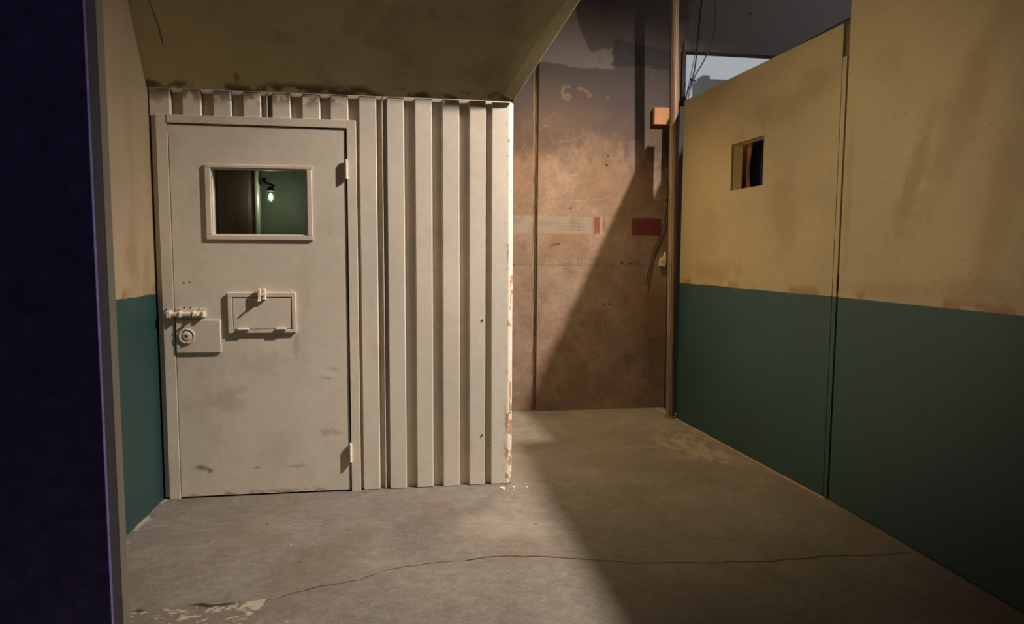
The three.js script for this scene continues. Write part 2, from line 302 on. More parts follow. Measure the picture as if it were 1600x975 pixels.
const woodTex = (a, b, s) => texture(0, 0, 1, 1, 256, (u, v, c) => { const g = fbm(u * 34 + 3 * fbm(u * 3, v * 1.2 + s, 2), v * 2.2 + s, 4); c[0] = mix(a[0], b[0], g); c[1] = mix(a[1], b[1], g); c[2] = mix(a[2], b[2], g); });
M.ply = new THREE.MeshStandardMaterial({ roughness: 0.7, map: woodTex([112, 66, 34], [150, 98, 58], 1) });
M.plyPale = new THREE.MeshStandardMaterial({ roughness: 0.7, map: woodTex([176, 146, 100], [214, 186, 138], 6) });
M.blockWood = new THREE.MeshStandardMaterial({ roughness: 0.65, map: woodTex([142, 90, 42], [176, 122, 66], 9) });
M.navy = new THREE.MeshStandardMaterial({ roughness: 0.85, map: texture(-2.6, 0, 3.0, 3.4, 120, (u, v, c) => { const k = 0.8 + 0.4 * fbm(u * 30, v * 30, 3); c[0] = 84 * k; c[1] = 76 * k; c[2] = 122 * k; }) });
M.black = std('#17141a', 0.8);
M.dark = std('#0d0b0c', 0.9);
M.blackSteel = std('#14100f', 0.5, 0.5);
M.rust = new THREE.MeshStandardMaterial({ roughness: 0.7, metalness: 0.1, map: texture(0, 0, 1, 1, 512, (u, v, c) => { const n = fbm(u * 10, v * 60, 4), f = fbm(u * 40 + 4, v * 240, 3); const k = 0.75 + 0.5 * (f - 0.2); c[0] = 128 * k; c[1] = 106 * k; c[2] = 80 * k; tint(c, [78, 54, 36], sst(0.45, 0.65, n)); tint(c, [140, 124, 100], 0.5 * sst(0.62, 0.74, f)); }) });
M.cable = std('#141416', 0.6);
M.cableGrey = std('#3a3b3d', 0.6);
M.chrome = std('#8f877a', 0.4, 0.7);
M.glass = new THREE.MeshPhysicalMaterial({ color: '#e6efe4', roughness: 0.04, transmission: 1, thickness: 0, ior: 1.5 });

// ------------------------------------------------------------------ floor and hall shell
{
  const s = structure('floor', 'worn grey concrete floor with a long crack and a chipped patch', 'floor');
  const slab = part(s, 'slab', mapUV(box(FX0, FX0 + FS, -0.12, 0, FZ0, FZ0 + FS), 'x', 'z', FX0, FZ0, FS, FS), M.floor);
  const rest = [box(-3.2, FX0, -0.12, 0, -2.2, 7), box(FX0 + FS, 7.4, -0.12, 0, -2.2, 7), box(FX0, FX0 + FS, -0.12, 0, FZ0 + FS, 7)];
  for (const g of rest) part(s, 'slab', mapUV(g, 'x', 'z', 0, 0, 2, 2), M.floorPlain);
  const c = structure('ceiling', 'high dark hall ceiling above the sets', 'ceiling');
  part(c, 'deck', mapUV(box(-3.2, 7.4, 5.2, 5.35, -2.1, 7), 'x', 'z', 0, 0, 3, 3), M.hall);
}
{
  const w = structure('wall_rear', 'plain hall wall behind the viewer', 'wall');
  part(w, 'panel', mapUV(box(-3.2, 7.4, 0, 5.2, 6.8, 7), 'x', 'y', 0, 0, 3, 3), M.hall);
  const w2 = structure('wall_outer_left', 'plain hall wall far to the left behind the sets', 'wall');
  part(w2, 'panel', mapUV(box(-3.2, -3.0, 0, 5.2, -2.1, 6.8), 'z', 'y', 0, 0, 3, 3), M.hall);
  // right hall wall, with an unseen opening added to let sky light in
  const w3 = structure('wall_outer_right', 'plain hall wall far to the right with an added opening for sky light', 'wall');
  const g = flatShape(rect(-2.1, 6.8, 0, 5.2), [rect(-1.4, 2.4, 1.6, 4.9)], 0.2).rotateY(-Math.PI / 2).translate(7.2, 0, 0);
  part(w3, 'panel', mapUV(g, 'z', 'y', 0, 0, 3, 3), M.hall);
}

// ------------------------------------------------------------------ back wall
const ZB = -1.824, OPEN = [3.615, 5.3, 1.9, 3.108];
{
  const w = structure('wall_back', 'stained brown back wall with painted stripe, joint groove and high opening', 'wall');
  const bu = (g) => mapUV(g, 'x', 'y', 1.8, 0, 3.6, 4.0);
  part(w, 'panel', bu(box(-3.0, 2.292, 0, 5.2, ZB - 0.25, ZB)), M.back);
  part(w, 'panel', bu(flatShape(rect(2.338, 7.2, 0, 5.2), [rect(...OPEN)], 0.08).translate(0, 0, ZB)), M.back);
  part(w, 'joint_channel', box(2.292, 2.338, 0, 5.2, ZB - 0.25, ZB - 0.035), M.rust, 'dark rusty channel in the wall joint');
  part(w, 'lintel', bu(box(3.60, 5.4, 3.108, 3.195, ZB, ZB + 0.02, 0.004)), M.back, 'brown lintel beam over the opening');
  part(w, 'post', box(3.50, 3.60, 0, 2.60, ZB + 0.001, -1.62), M.black, 'added black filler darkening the gap at the end of the flats');  // added black piece, keeps the lit wall behind out of the gap
  part(w, 'jamb', box(3.585, 3.622, 1.9, 3.108, ZB - 0.08, ZB + 0.02, 0.004), M.blackSteel, 'dark jamb of the opening');
}

// ------------------------------------------------------------------ ribbed front wall of the cell
const RIBS = [[0.99, 1.081], [1.14, 1.232], [1.295, 1.387], [1.447, 1.541], [1.60, 1.691]];
const TOPRIBS = [[-0.092, 0.011], [0.073, 0.164], [0.229, 0.317], [0.382, 0.470], [0.531, 0.624], [0.688, 0.779], [0.837, 0.929]];
function ribGeo(x0, x1, y0, y1, z0 = -0.036, z1 = -0.004) {
  const s = new THREE.Shape(); const b = 0.0025, t = 0.003;
  s.moveTo(x0 - t, -z0); s.lineTo(x0, -z1 + b); s.lineTo(x0 + b, -z1); s.lineTo(x1 - b, -z1); s.lineTo(x1, -z1 + b); s.lineTo(x1 + t, -z0); s.closePath();
  return mapUV(new THREE.ExtrudeGeometry(s, { depth: y1 - y0, bevelEnabled: false }).rotateX(-Math.PI / 2).translate(0, y0, 0), 'x', 'y', -0.15, 0, 2.05, 2.35);
}
{
  const w = structure('wall_front', 'cream ribbed steel wall around the cell door', 'wall');
  const su = (g) => mapUV(g, 'x', 'y', -0.15, 0, 2.05, 2.35);
  // sheets behind the ribs
  part(w, 'steel_sheet', su(box(0.972, 1.113, 0, 2.30, -0.046, -0.036)), M.steel);
  part(w, 'steel_sheet', su(box(1.117, 1.815, 0, 2.30, -0.046, -0.036)), M.steel);
  part(w, 'steel_sheet', su(box(-0.098, 0.502, 2.075, 2.30, -0.046, -0.036)), M.steel);
  part(w, 'steel_sheet', su(box(0.506, 0.972, 2.075, 2.30, -0.046, -0.036)), M.steel);
  part(w, 'lap_flange', su(box(1.1115, 1.1165, 0.004, 2.222, -0.046, -0.010, 0.001)), M.steel);
  part(w, 'lap_flange', su(box(0.5005, 0.5055, 2.088, 2.222, -0.046, -0.010, 0.001)), M.steel);
  for (const [a, b] of RIBS) part(w, 'rib', ribGeo(a, b, 0.004, 2.224), M.steel);
  for (const [a, b] of TOPRIBS) part(w, 'rib', ribGeo(a, b, 2.084, 2.224), M.ribTop);
  part(w, 'edge_strip', ribGeo(-0.092, -0.058, 0.004, 2.083, -0.036, -0.016), M.steel);
  part(w, 'inner_lining', box(-0.12, -0.003, 0, 2.3, -0.10, -0.047), M.hall);
  part(w, 'inner_lining', box(-0.003, 0.955, 2.06, 2.3, -0.10, -0.047), M.hall);
  part(w, 'inner_lining', box(0.925, 1.83, 0, 2.055, -0.10, -0.047), M.hall);
  // corner post with a chamfered, paint-chipped edge
  const s = new THREE.Shape([[1.727, 0.036], [1.730, 0.004], [1.822, 0.002], [1.828, 0.003], [1.852, 0.020], [1.856, 0.12], [1.80, 0.12], [1.80, 0.036]].map(p => new THREE.Vector2(...p)));
  part(w, 'corner_post', mapUV(new THREE.ExtrudeGeometry(s, { depth: 2.214, bevelEnabled: false }).rotateX(-Math.PI / 2).translate(0, 0.004, 0), 'x', 'y', -0.15, 0, 2.05, 2.35), M.cornerSteel, 'pale corner post with chipped paint');
  // screw heads on the sheet
  for (const [x, y] of [[1.675, 0.98], [1.672, 0.30], [1.71, 0.24], [1.838, 0.43]]) part(w, 'screw', cyl(0.005, 0.003, 'z', x, y, -0.002, 10), M.blackSteel);
  // side, roof and lining of the cell box
  const c = structure('wall_cell_side', 'steel side of the cell box facing the passage', 'wall');
  part(c, 'panel', su(box(1.80, 1.855, 0, 2.652, ZB + 0.001, -0.121)), M.steel);
  part(c, 'roof', su(box(-0.6, 1.855, 2.655, 2.70, ZB + 0.001, 0.198)), M.hall);
  part(c, 'panel', box(-0.62, -0.55, 0, 2.652, ZB + 0.001, -0.11), M.hall);
  part(c, 'panel', box(-0.62, -0.122, 0, 2.652, -0.11, -0.05), M.hall);
  part(c, 'panel', box(-0.12, 1.85, 2.302, 2.652, -0.11, -0.05), M.hall);
}
// leaning fascia above the cell
{
  const t = structure('trim_1', 'olive cream sloping board leaning out above the ribbed wall', 'soffit');
  t.position.set(0, 2.226, 0); t.rotation.x = 0.515;
  const H = 0.556, run = (0.315 / 0.549) * H;
  const g = flatShape([[-0.099, 0], [1.842, 0], [1.842 + run, H], [-0.099, H]], [], 0.025);
  part(t, 'board', mapUV(g, 'x', 'y', -0.15, 0, 2.5, 0.62), M.soffit);
  const lip = new THREE.ExtrudeGeometry(new THREE.Shape([[1.772, 0.001], [1.842, 0.001], [1.842 + run, H], [1.772 + run, H]].map(p => new THREE.Vector2(...p))), { depth: 0.014, bevelEnabled: true, bevelSize: 0.002, bevelThickness: 0.002, bevelSegments: 1 }).translate(0, 0.003, 0);
  part(t, 'edge_strip', mapUV(lip, 'x', 'y', -0.15, 0, 2.5, 0.62), M.soffit, 'raised strip along the sloping edge');
}

// ------------------------------------------------------------------ cell door
{
  const d = structure('door_1', 'cream steel cell door with small window, food hatch, lock plate and bolt', 'door');
  const du = (g) => mapUV(g, 'x', 'y', -0.05, 0, 1.05, 2.15);
  const WIN = [0.205, 0.706, 1.458, 1.817];
  const leaf = flatShape(rect(0, 0.914, 0.010, 2.040), [rect(...WIN)], 0.042);
  part(d, 'leaf', du(leaf), M.door);
  // frame
  part(d, 'frame_jamb', mapUV(box(-0.061, -0.005, 0, 2.090, -0.060, 0.004, 0.001), 'x', 'y', -0.15, 0, 2.05, 2.35), M.steel);
  part(d, 'frame_jamb', mapUV(box(0.922, 0.972, 0, 2.090, -0.060, 0.007, 0.002), 'x', 'y', -0.15, 0, 2.05, 2.35), M.steel);
  part(d, 'frame_head', mapUV(box(-0.005, 0.922, 2.046, 2.090, -0.060, 0.007, 0.002), 'x', 'y', -0.15, 0, 2.05, 2.35), M.steel);
  part(d, 'door_stop', box(-0.01, 0.02, 0, 2.05, -0.060, -0.044), M.steel);
  part(d, 'door_stop', box(0.895, 0.93, 0, 2.05, -0.060, -0.044), M.steel);
  part(d, 'door_stop', box(0.02, 0.895, 2.02, 2.05, -0.060, -0.044), M.steel);
  // window
  const wf = new THREE.Group(); wf.name = 'window_frame'; d.add(wf);
  const [a, b, y0, y1] = WIN, e = 0.029;
  for (const g of [box(a - e, b + e, y1, y1 + 0.018, 0, 0.010, 0.003), box(a - e, b + e, y0 - 0.026, y0, 0, 0.010, 0.003), box(a - e, a, y0, y1, 0, 0.010, 0.003), box(b, b + 0.025, y0, y1, 0, 0.010, 0.003)]) part(wf, 'bar', du(g), M.door);
  for (const g of [box(a, a + 0.006, y0, y1, -0.045, 0), box(b - 0.006, b, y0, y1, -0.045, 0), box(a + 0.006, b - 0.006, y0, y0 + 0.006, -0.045, 0), box(a + 0.006, b - 0.006, y1 - 0.006, y1, -0.045, 0)]) part(wf, 'glazing_bead', du(g), M.door);
  part(d, 'window_pane', new THREE.PlaneGeometry(b - a - 0.01, y1 - y0 - 0.01).translate((a + b) / 2, (y0 + y1) / 2, -0.020), M.glass, 'clear glass pane');
  // food hatch
  const h = new THREE.Group(); h.name = 'food_hatch'; d.add(h);
  for (const g of [box(0.275, 0.633, 1.120, 1.144, 0, 0.013, 0.002), box(0.275, 0.633, 0.922, 0.941, 0, 0.013, 0.002), box(0.275, 0.298, 0.941, 1.120, 0, 0.013, 0.002), box(0.612, 0.633, 0.941, 1.120, 0, 0.013, 0.002)]) part(h, 'frame_bar', du(g), M.door);
  part(h, 'flap', du(box(0.3015, 0.6085, 0.9445, 1.1165, 0, 0.0105, 0.0015)), M.door);
  for (const [x0, x1] of [[0.326, 0.384], [0.529, 0.581]]) { part(h, 'hinge', cyl(0.007, x1 - x0, 'x', (x0 + x1) / 2, 0.944, 0.017, 14), M.door); }
  part(h, 'latch', mergeGeometries([box(0.437, 0.452, 1.098, 1.168, 0.008, 0.034, 0.003), box(0.458, 0.477, 1.104, 1.168, 0.008, 0.026, 0.003), box(0.437, 0.477, 1.128, 1.140, 0.008, 0.030, 0.003), box(0.437, 0.445, 1.098, 1.108, 0.020, 0.048, 0.003)].map(g => { g.deleteAttribute('uv'); return g.index ? g.toNonIndexed() : g; })), std('#d6cab2', 0.5), 'small cream slide latch');
  part(h, 'screw', cyl(0.005, 0.004, 'z', 0.606, 1.149, 0.002, 10), M.door);
  // lock plate and cylinder
  const lp = new THREE.Group(); lp.name = 'lock_plate'; d.add(lp);
  part(lp, 'plate', du(box(0.003, 0.233, 0.816, 0.995, 0, 0.010, 0.003)), M.door);
  part(lp, 'escutcheon', new THREE.LatheGeometry([[0, 0], [0.043, 0], [0.043, 0.004], [0.041, 0.006], [0.036, 0.006], [0.034, 0.004], [0.023, 0.004], [0.022, 0.006], [0.018, 0.007], [0, 0.007]].map(p => new THREE.Vector2(...p)), 36).rotateX(Math.PI / 2).translate(0.059, 0.908, 0.010), std('#cdc2aa', 0.45));
  part(lp, 'keyhole', mergeGeometries([cyl(0.005, 0.002, 'z', 0.056, 0.913, 0.0172, 14), box(0.055, 0.066, 0.902, 0.910, 0.0165, 0.0182).toNonIndexed()].map(g => { g.deleteAttribute('uv'); return g.index ? g.toNonIndexed() : g; })), M.dark, 'dark keyhole');
  part(lp, 'screw', cyl(0.004, 0.003, 'z', 0.059, 0.872, 0.018, 10), M.blackSteel);
  part(lp, 'screw', cyl(0.004, 0.003, 'z', 0.057, 0.945, 0.018, 10), M.blackSteel);
  // slide bolt
  const sb = new THREE.Group(); sb.name = 'slide_bolt'; d.add(sb); const bm = std('#d2c7b0', 0.45);
  part(sb, 'base_plate', box(0.008, 0.160, 1.012, 1.060, 0, 0.004, 0.001), bm);
  part(sb, 'barrel', box(-0.046, 0.158, 1.016, 1.040, 0.005, 0.026, 0.008), bm);
  for (const x of [0.030, 0.100, 0.148]) part(sb, 'strap', box(x - 0.007, x + 0.007, 1.011, 1.044, 0.003, 0.029, 0.003), bm);
  part(sb, 'keeper', box(-0.040, -0.016, 1.010, 1.048, 0.003, 0.030, 0.004), bm);
  part(sb, 'knob', cyl(0.006, 0.022, 'z', 0.120, 1.026, 0.034, 12), bm);
  for (const [x, y] of [[-0.04, 1.056], [0.018, 1.053], [0.05, 1.064], [0.082, 1.064], [0.124, 1.056]]) part(sb, 'screw', cyl(0.0045, 0.004, 'z', x, y, x < 0 ? 0.008 : 0.003, 10), M.chrome);
  // hinges
  for (const [ya, yb] of [[1.770, 1.872], [0.174, 0.279]]) {
    const hg = new THREE.Group(); hg.name = 'hinge'; d.add(hg);
    for (let i = 0; i < 3; i++) part(hg, 'knuckle', cyl(0.0085, (yb - ya) / 3 - 0.001, 'y', 0.918, ya + (i + 0.5) * (yb - ya) / 3, 0.013, 16), bm);
    part(hg, 'pin_tip', cyl(0.005, 0.006, 'y', 0.918, yb + 0.003, 0.013, 12), bm);
    part(hg, 'plate', box(0.919, 0.924, ya, yb, -0.03, 0.012), bm);
  }
}

// ------------------------------------------------------------------ inside the cell, seen through the door window
{
  const w = structure('wall_cell_back', 'dim green cell wall seen through the door window', 'wall');
  const gm = new THREE.MeshStandardMaterial({ roughness: 0.6, map: texture(0, 0, 3, 3, 200, (u, v, c) => { const k = 0.85 + 0.3 * fbm(u * 4, v * 4, 4) + 0.15 * (fbm(u * 50, v * 50, 2) - 0.5); c[0] = 98 * k; c[1] = 104 * k; c[2] = 78 * k; }) });
  part(w, 'panel', mapUV(box(-0.54, 1.79, 0.001, 2.652, -1.42, -1.35), 'x', 'y', -0.6, 0, 3, 3), gm);
  const l = thing('steel_locker', 'dark brown steel locker inside the cell, seen through the door window', 'locker');
  const lm = std('#5c4636', 0.5, 0.1);
  part(l, 'body', box(-0.53, 0.150, 0, 2.1, -1.34, -1.16, 0.006), lm);
  part(l, 'door', box(-0.50, -0.08, 0.06, 2.05, -1.16, -1.145, 0.004), lm);
  part(l, 'door', box(-0.07, 0.140, 0.06, 2.05, -1.16, -1.145, 0.004), lm);
  for (const x of [0.06, 0.11]) part(l, 'vent_slot', box(x - 0.008, x + 0.008, 1.57, 1.575, -1.145, -1.142), M.chrome);
  const p = thing('steel_post', 'thin vertical steel post beside the lamp inside the cell', 'post');
  part(p, 'tube', cyl(0.019, 2.60, 'y', 0.19, 1.305, -1.19, 20), std('#b8b7a0', 0.35, 0.3));
  part(p, 'foot', cyl(0.04, 0.01, 'y', 0.19, 0.005, -1.19, 20), std('#b8b7a0', 0.35, 0.3));
  const b = thing('caged_lamp', 'small glowing caged lamp on a bracket seen through the door window', 'lamp');
  const dm = std('#15140f', 0.6);
  const LX = 0.314, LY = 1.746, LZ = -1.02;
  part(b, 'bracket', mergeGeometries([tube([[0.236, 1.866, -1.17], [0.265, 1.852, -1.12], [0.335, 1.822, LZ]], 0.009, 12), cyl(0.022, 0.05, 'y', 0.234, 1.866, -1.17)].map(g => g.toNonIndexed())), dm, 'dark lamp bracket');
  part(b, 'cap', new THREE.LatheGeometry([[0, 0.070], [0.018, 0.070], [0.020, 0.052], [0.032, 0.046], [0.032, 0.040], [0, 0.040]].map(p => new THREE.Vector2(...p)), 20).translate(LX, LY, LZ), dm);
  const bulb = part(b, 'bulb', new THREE.SphereGeometry(0.016, 18, 14).scale(1, 1.9, 1).translate(LX, LY, LZ), new THREE.MeshStandardMaterial({ color: '#ffffff', emissive: new THREE.Color().setRGB(0.75, 1.0, 0.86), emissiveIntensity: 1.6 }));
  for (let i = 0; i < 5; i++) { const q = i / 5 * 6.283 + 0.4; part(b, 'cage_wire', tube([[LX + 0.026 * Math.cos(q), LY + 0.044, LZ + 0.026 * Math.sin(q)], [LX + 0.028 * Math.cos(q), LY, LZ + 0.028 * Math.sin(q)], [LX + 0.016 * Math.cos(q), LY - 0.05, LZ + 0.016 * Math.sin(q)]], 0.0014, 10, 5), dm); }
  const li = new THREE.PointLight(new THREE.Color().setRGB(0.95, 1.0, 0.84), 0.17); li.position.set(LX, LY, LZ); li.castShadow = true; b.add(li);
}

// ------------------------------------------------------------------ left wall and the dark flat in the foreground
{
  const w = structure('wall_left', 'beige wall with green lower half to the left of the cell door', 'wall');
  part(w, 'panel', mapUV(box(-0.124, -0.098, 0, 3.3, -0.045, 1.672), 'z', 'y', -0.2, 0, 2.0, 3.4), M.leftWall);
  const f = structure('wall_entrance', 'dark navy wall end close to the viewer at the left', 'wall');
  part(f, 'sheet', mapUV(box(-3.0, 0.379, 0, 5.2, 1.785, 1.80, 0.002), 'x', 'y', -2.6, 0, 3.0, 3.4), M.navy, 'dark navy painted sheet');
  part(f, 'framing', box(-3.0, 0.377, 0, 5.2, 1.722, 1.785), M.black, 'black timber framing');
  part(f, 'edge_batten', mapUV(box(-0.098, 0.379, 0, 5.2, 1.674, 1.722, 0.002), 'x', 'y', 0, 0, 1, 1), std('#5c5748', 0.7), 'olive grey batten');
  part(f, 'framing', box(-3.0, -0.098, 0, 5.2, 1.674, 1.722), M.black);
}

// ------------------------------------------------------------------ right wall: two hinged flats
const SD = new THREE.Vector3(0.113, 0, 1.884).normalize();
{
  const w = structure('wall_right', 'far beige and green flat with a small square window hole', 'wall');
  w.position.set(3.456 - SD.x * (-1.422) * 0, 0, -1.422); w.rotation.y = -Math.atan2(SD.z, SD.x);
  const L = 1.876, s = (z) => (z + 1.422) / SD.z;           // local x runs towards the viewer
  const uvf = (g) => mapUV(g, 'x', 'y', -0.028, 0, 1.953, 2.65);
  const HOLE = [s(-0.665), s(-0.268), 1.818, 2.136];
  part(w, 'sheet', uvf(flatShape(rect(0, L - 0.002, 0.006, 2.602), [rect(...HOLE)], 0.018)), M.farFlat);
  part(w, 'edge_stile', mapUV(box(L + 0.003, L + 0.036, 0.004, 2.425, -0.05, 0.001, 0.002), 'x', 'y', -0.028, 0, 1.953, 2.65), M.farFlat, 'narrow stile at the hinged edge');
  part(w, 'top_rail', box(0, L - 0.002, 2.540, 2.600, -0.06, -0.0185, 0.002), M.plyPale);
  part(w, 'bottom_rail', box(0, L - 0.002, 0.004, 0.07, -0.06, -0.0185, 0.002), M.plyPale);
  part(w, 'end_stile', box(0, 0.06, 0.07, 2.54, -0.06, -0.0185, 0.002), M.plyPale);
  part(w, 'inner_stile', box(L - 0.062, L - 0.002, 0.07, 2.54, -0.06, -0.0185, 0.002), M.plyPale);
  // wooden lining of the little window
  const [a, b, y0, y1] = HOLE;
  for (const g of [box(a - 0.016, a, y0 - 0.016, y1 + 0.016, -0.085, -0.0185), box(b, b + 0.016, y0 - 0.016, y1 + 0.016, -0.085, -0.0185), box(a, b, y1, y1 + 0.016, -0.085, -0.0185), box(a, b, y0 - 0.016, y0, -0.085, -0.0185)]) part(w, 'window_lining', g, M.plyPale);
  for (const [ya, yb] of [[1.165, 1.255], [0.275, 0.37]]) part(w, 'hinge', mergeGeometries([box(L + 0.036, L + 0.050, ya, yb, -0.004, 0.002).toNonIndexed(), cyl(0.005, yb - ya, 'y', L + 0.044, (ya + yb) / 2, 0.003, 12).toNonIndexed()]), M.blackSteel, 'black butt hinge in the seam');
}
{
  const w = structure('wall_right_near', 'near beige and green flat at the right edge', 'wall');
  w.position.set(3.570, 0, 0.502); w.rotation.y = -Math.PI / 2;
  part(w, 'sheet', mapUV(flatShape(rect(0, 2.9, 0.012, 2.843), [], 0.018), 'x', 'y', -0.052, 0, 1.75, 2.85), M.nearFlat);
  part(w, 'end_stile', box(0, 0.06, 0.012, 2.843, -0.06, -0.0185), M.black);
  part(w, 'top_rail', box(0.06, 2.9, 2.74, 2.843, -0.06, -0.0185), M.plyPale);
  part(w, 'bottom_rail', box(0.06, 2.9, 0.004, 0.07, -0.06, -0.0185), M.plyPale);
  const r = structure('wall_right_return', 'black return flat standing behind the seam of the right wall', 'wall');
  part(r, 'sheet', box(3.634, 5.4, 0, 2.843, 0.485, 0.503), M.black);
  part(r, 'seam_strip', box(3.60, 3.634, 0, 2.843, 0.492, 0.5015), M.black);
  part(r, 'seam_cover', box(3.622, 3.634, 0.01, 2.62, 0.38, 0.484), M.black);
}
// things behind the little window
{
  const b = thing('plywood_offcut', 'brown plywood offcut with a ragged edge behind the small window hole', 'board');
  const pts = [[-1.30, 1.55], [-0.655, 1.55]];
  const edge = [[1.60, -0.66], [1.72, -0.655], [1.80, -0.65], [1.84, -0.645], [1.87, -0.655], [1.93, -0.668], [1.99, -0.672], [2.04, -0.662], [2.09, -0.648], [2.13, -0.640], [2.18, -0.632], [2.26, -0.64]];
  for (const [y, z] of edge) pts.push([z, y]);
  pts.push([-1.30, 2.26]);
  const g = flatShape(pts, [], 0.012).rotateY(-Math.PI / 2).translate(3.632, 0, 0);
  part(b, 'sheet', mapUV(g, 'z', 'y', -1.3, 1.5, 1, 1), M.ply);
  part(b, 'support_leg', box(3.634, 3.664, 0, 1.62, -1.28, -1.24), M.plyPale);
  part(b, 'support_leg', box(3.634, 3.664, 0, 1.62, -0.90, -0.86), M.plyPale);
  const c = thing('dark_drape', 'dark navy drape hanging behind the small window hole', 'curtain');
  const n = 60, P = [], I = [];
  for (let i = 0; i <= n; i++) { const z = -1.35 + 1.75 * i / n, x = 3.74 + 0.02 * Math.sin(i * 0.9) + 0.01 * Math.sin(i * 2.1 + 1); P.push(x, 0.02, z, x, 2.69, z); if (i < n) { const k = 2 * i; I.push(k, k + 1, k + 2, k + 2, k + 1, k + 3); } }
  const dg = new THREE.BufferGeometry(); dg.setAttribute('position', new THREE.Float32BufferAttribute(P, 3)); dg.setIndex(I); dg.computeVertexNormals();
  part(c, 'cloth', dg, std('#23273a', 0.95, 0, { side: THREE.DoubleSide }));
  part(c, 'rail', cyl(0.012, 1.85, 'z', 3.74, 2.70, -0.475, 12), M.blackSteel);
  for (const z of [-1.38, 0.43]) part(c, 'stand', cyl(0.012, 2.69, 'y', 3.74, 1.345, z, 12), M.blackSteel);
}

// ------------------------------------------------------------------ pipe, block, wires on the back wall
{
  const p = thing('vertical_pipe', 'rusty brown vertical pipe in the far corner', 'pipe');
  part(p, 'tube', tube([[3.420, 0, -1.46], [3.402, 1.25, -1.46], [3.388, 2.39, -1.46], [3.366, 3.4, -1.46], [3.35, 5.19, -1.46]], 0.036, 60, 20), M.rust);
  part(p, 'floor_flange', cyl(0.055, 0.012, 'y', 3.420, 0.006, -1.46, 24), M.rust);
  const b = thing('wood_block', 'orange-brown wooden block fixed to the back wall beside the pipe', 'block');
  part(b, 'block', mapUV(box(3.336, 3.49, 2.478, 2.622, ZB, ZB + 0.05, 0.004), 'x', 'y', 3, 2, 1, 1), M.blockWood);
  const k = thing('wall_bracket', 'small pale broken bracket on the back wall beside the pipe', 'bracket');
  part(k, 'plate', flatShape([[3.425, 1.268], [3.478, 1.262], [3.482, 1.345], [3.474, 1.392], [3.464, 1.352], [3.446, 1.34], [3.428, 1.322]], [], 0.025).translate(0, 0, ZB + 0.027), std('#b9a988', 0.7));
  part(k, 'bolt', cyl(0.006, 0.006, 'z', 3.455, 1.30, ZB + 0.029, 10), M.blackSteel);
  const w = thing('loose_wire', 'loose black wire hanging down the back wall beside the pipe', 'wire');
  part(w, 'wire', tube([[3.484, 2.0, ZB + 0.012], [3.485, 1.845, ZB + 0.02], [3.461, 1.661, ZB + 0.02], [3.417, 1.522, ZB + 0.016], [3.362, 1.382, ZB + 0.016], [3.325, 1.214, ZB + 0.018], [3.304, 1.102, ZB + 0.022]], 0.005, 50, 6), M.cable);
  part(w, 'staple', box(3.476, 3.494, 1.835, 1.85, ZB, ZB + 0.027, 0.002), M.blackSteel);
  const cz = ZB + 0.07;
  const cable = (label, pts, r, m) => { const c = thing('cable', label, 'cable', { group: 'cables hanging in front of the high opening' }); part(c, 'lead', tube(pts, r, 60, 6), m); return c; };
  cable('straight black cable, leftmost hanging in front of the bright opening', [[3.74, 5.18, cz], [3.735, 3.9, cz], [3.728, 3.523, cz], [3.703, 3.259, cz], [3.691, 3.072, cz], [3.667, 2.896, cz], [3.609, 2.722, cz], [3.595, 2.60, cz]], 0.006, M.cable);
  cable('bowed grey cable swinging furthest right in front of the bright opening', [[3.80, 5.18, cz + 0.03], [3.80, 3.9, cz + 0.03], [3.821, 3.529, cz + 0.03], [3.843, 3.372, cz + 0.03], [3.815, 3.185, cz + 0.03], [3.75, 3.022, cz + 0.03], [3.672, 2.885, cz + 0.03], [3.622, 2.74, cz + 0.03], [3.60, 2.60, cz + 0.03]], 0.0055, M.cableGrey);
  cable('thin dark wire between the two hanging cables', [[3.70, 5.18, cz + 0.014], [3.70, 3.6, cz + 0.014], [3.69, 3.259, cz + 0.014], [3.668, 3.06, cz + 0.014], [3.640, 2.90, cz + 0.014], [3.606, 2.74, cz + 0.014], [3.592, 2.60, cz + 0.014]], 0.003, M.cable);
  const t = thing('cable_clip', 'black clip binding the hanging cables together', 'clip');
  part(t, 'band', new THREE.TorusGeometry(0.020, 0.006, 8, 18).rotateX(Math.PI / 2).rotateZ(-0.4).translate(3.655, 2.852, cz + 0.01), M.cable);
  part(t, 'tail', box(3.668, 3.690, 2.848, 2.856, cz + 0.006, cz + 0.014), M.cable);
  const q = thing('pipe_coupling', 'black coupling on the jamb beside the pipe', 'fitting');
  part(q, 'sleeve', cyl(0.016, 0.12, 'y', 3.600, 2.66, ZB + 0.045, 14), M.blackSteel);
  part(q, 'collar', cyl(0.021, 0.02, 'y', 3.600, 2.70, ZB + 0.045, 14), M.blackSteel);
}
// the building outside
{
  const b = thing('building', 'flat grey building seen outside through the high opening', 'building');
  const m = std('#9c9a92', 0.9);
  part(b, 'wall', box(8.23, 16, -0.5, 5.62, -12.5, -12), m);
  part(b, 'roof_vent', box(8.30, 8.48, 5.62, 5.72, -12.4, -12.05, 0.01), m);
  const g = structure('ground', 'pale yard outside the hall', 'ground');
  part(g, 'paving', box(-20, 40, -0.7, -0.5, -40, -2.3), M.floorPlain);
  part(g, 'paving', box(7.6, 40, -0.7, -0.5, -2.3, 30), M.floorPlain);
}

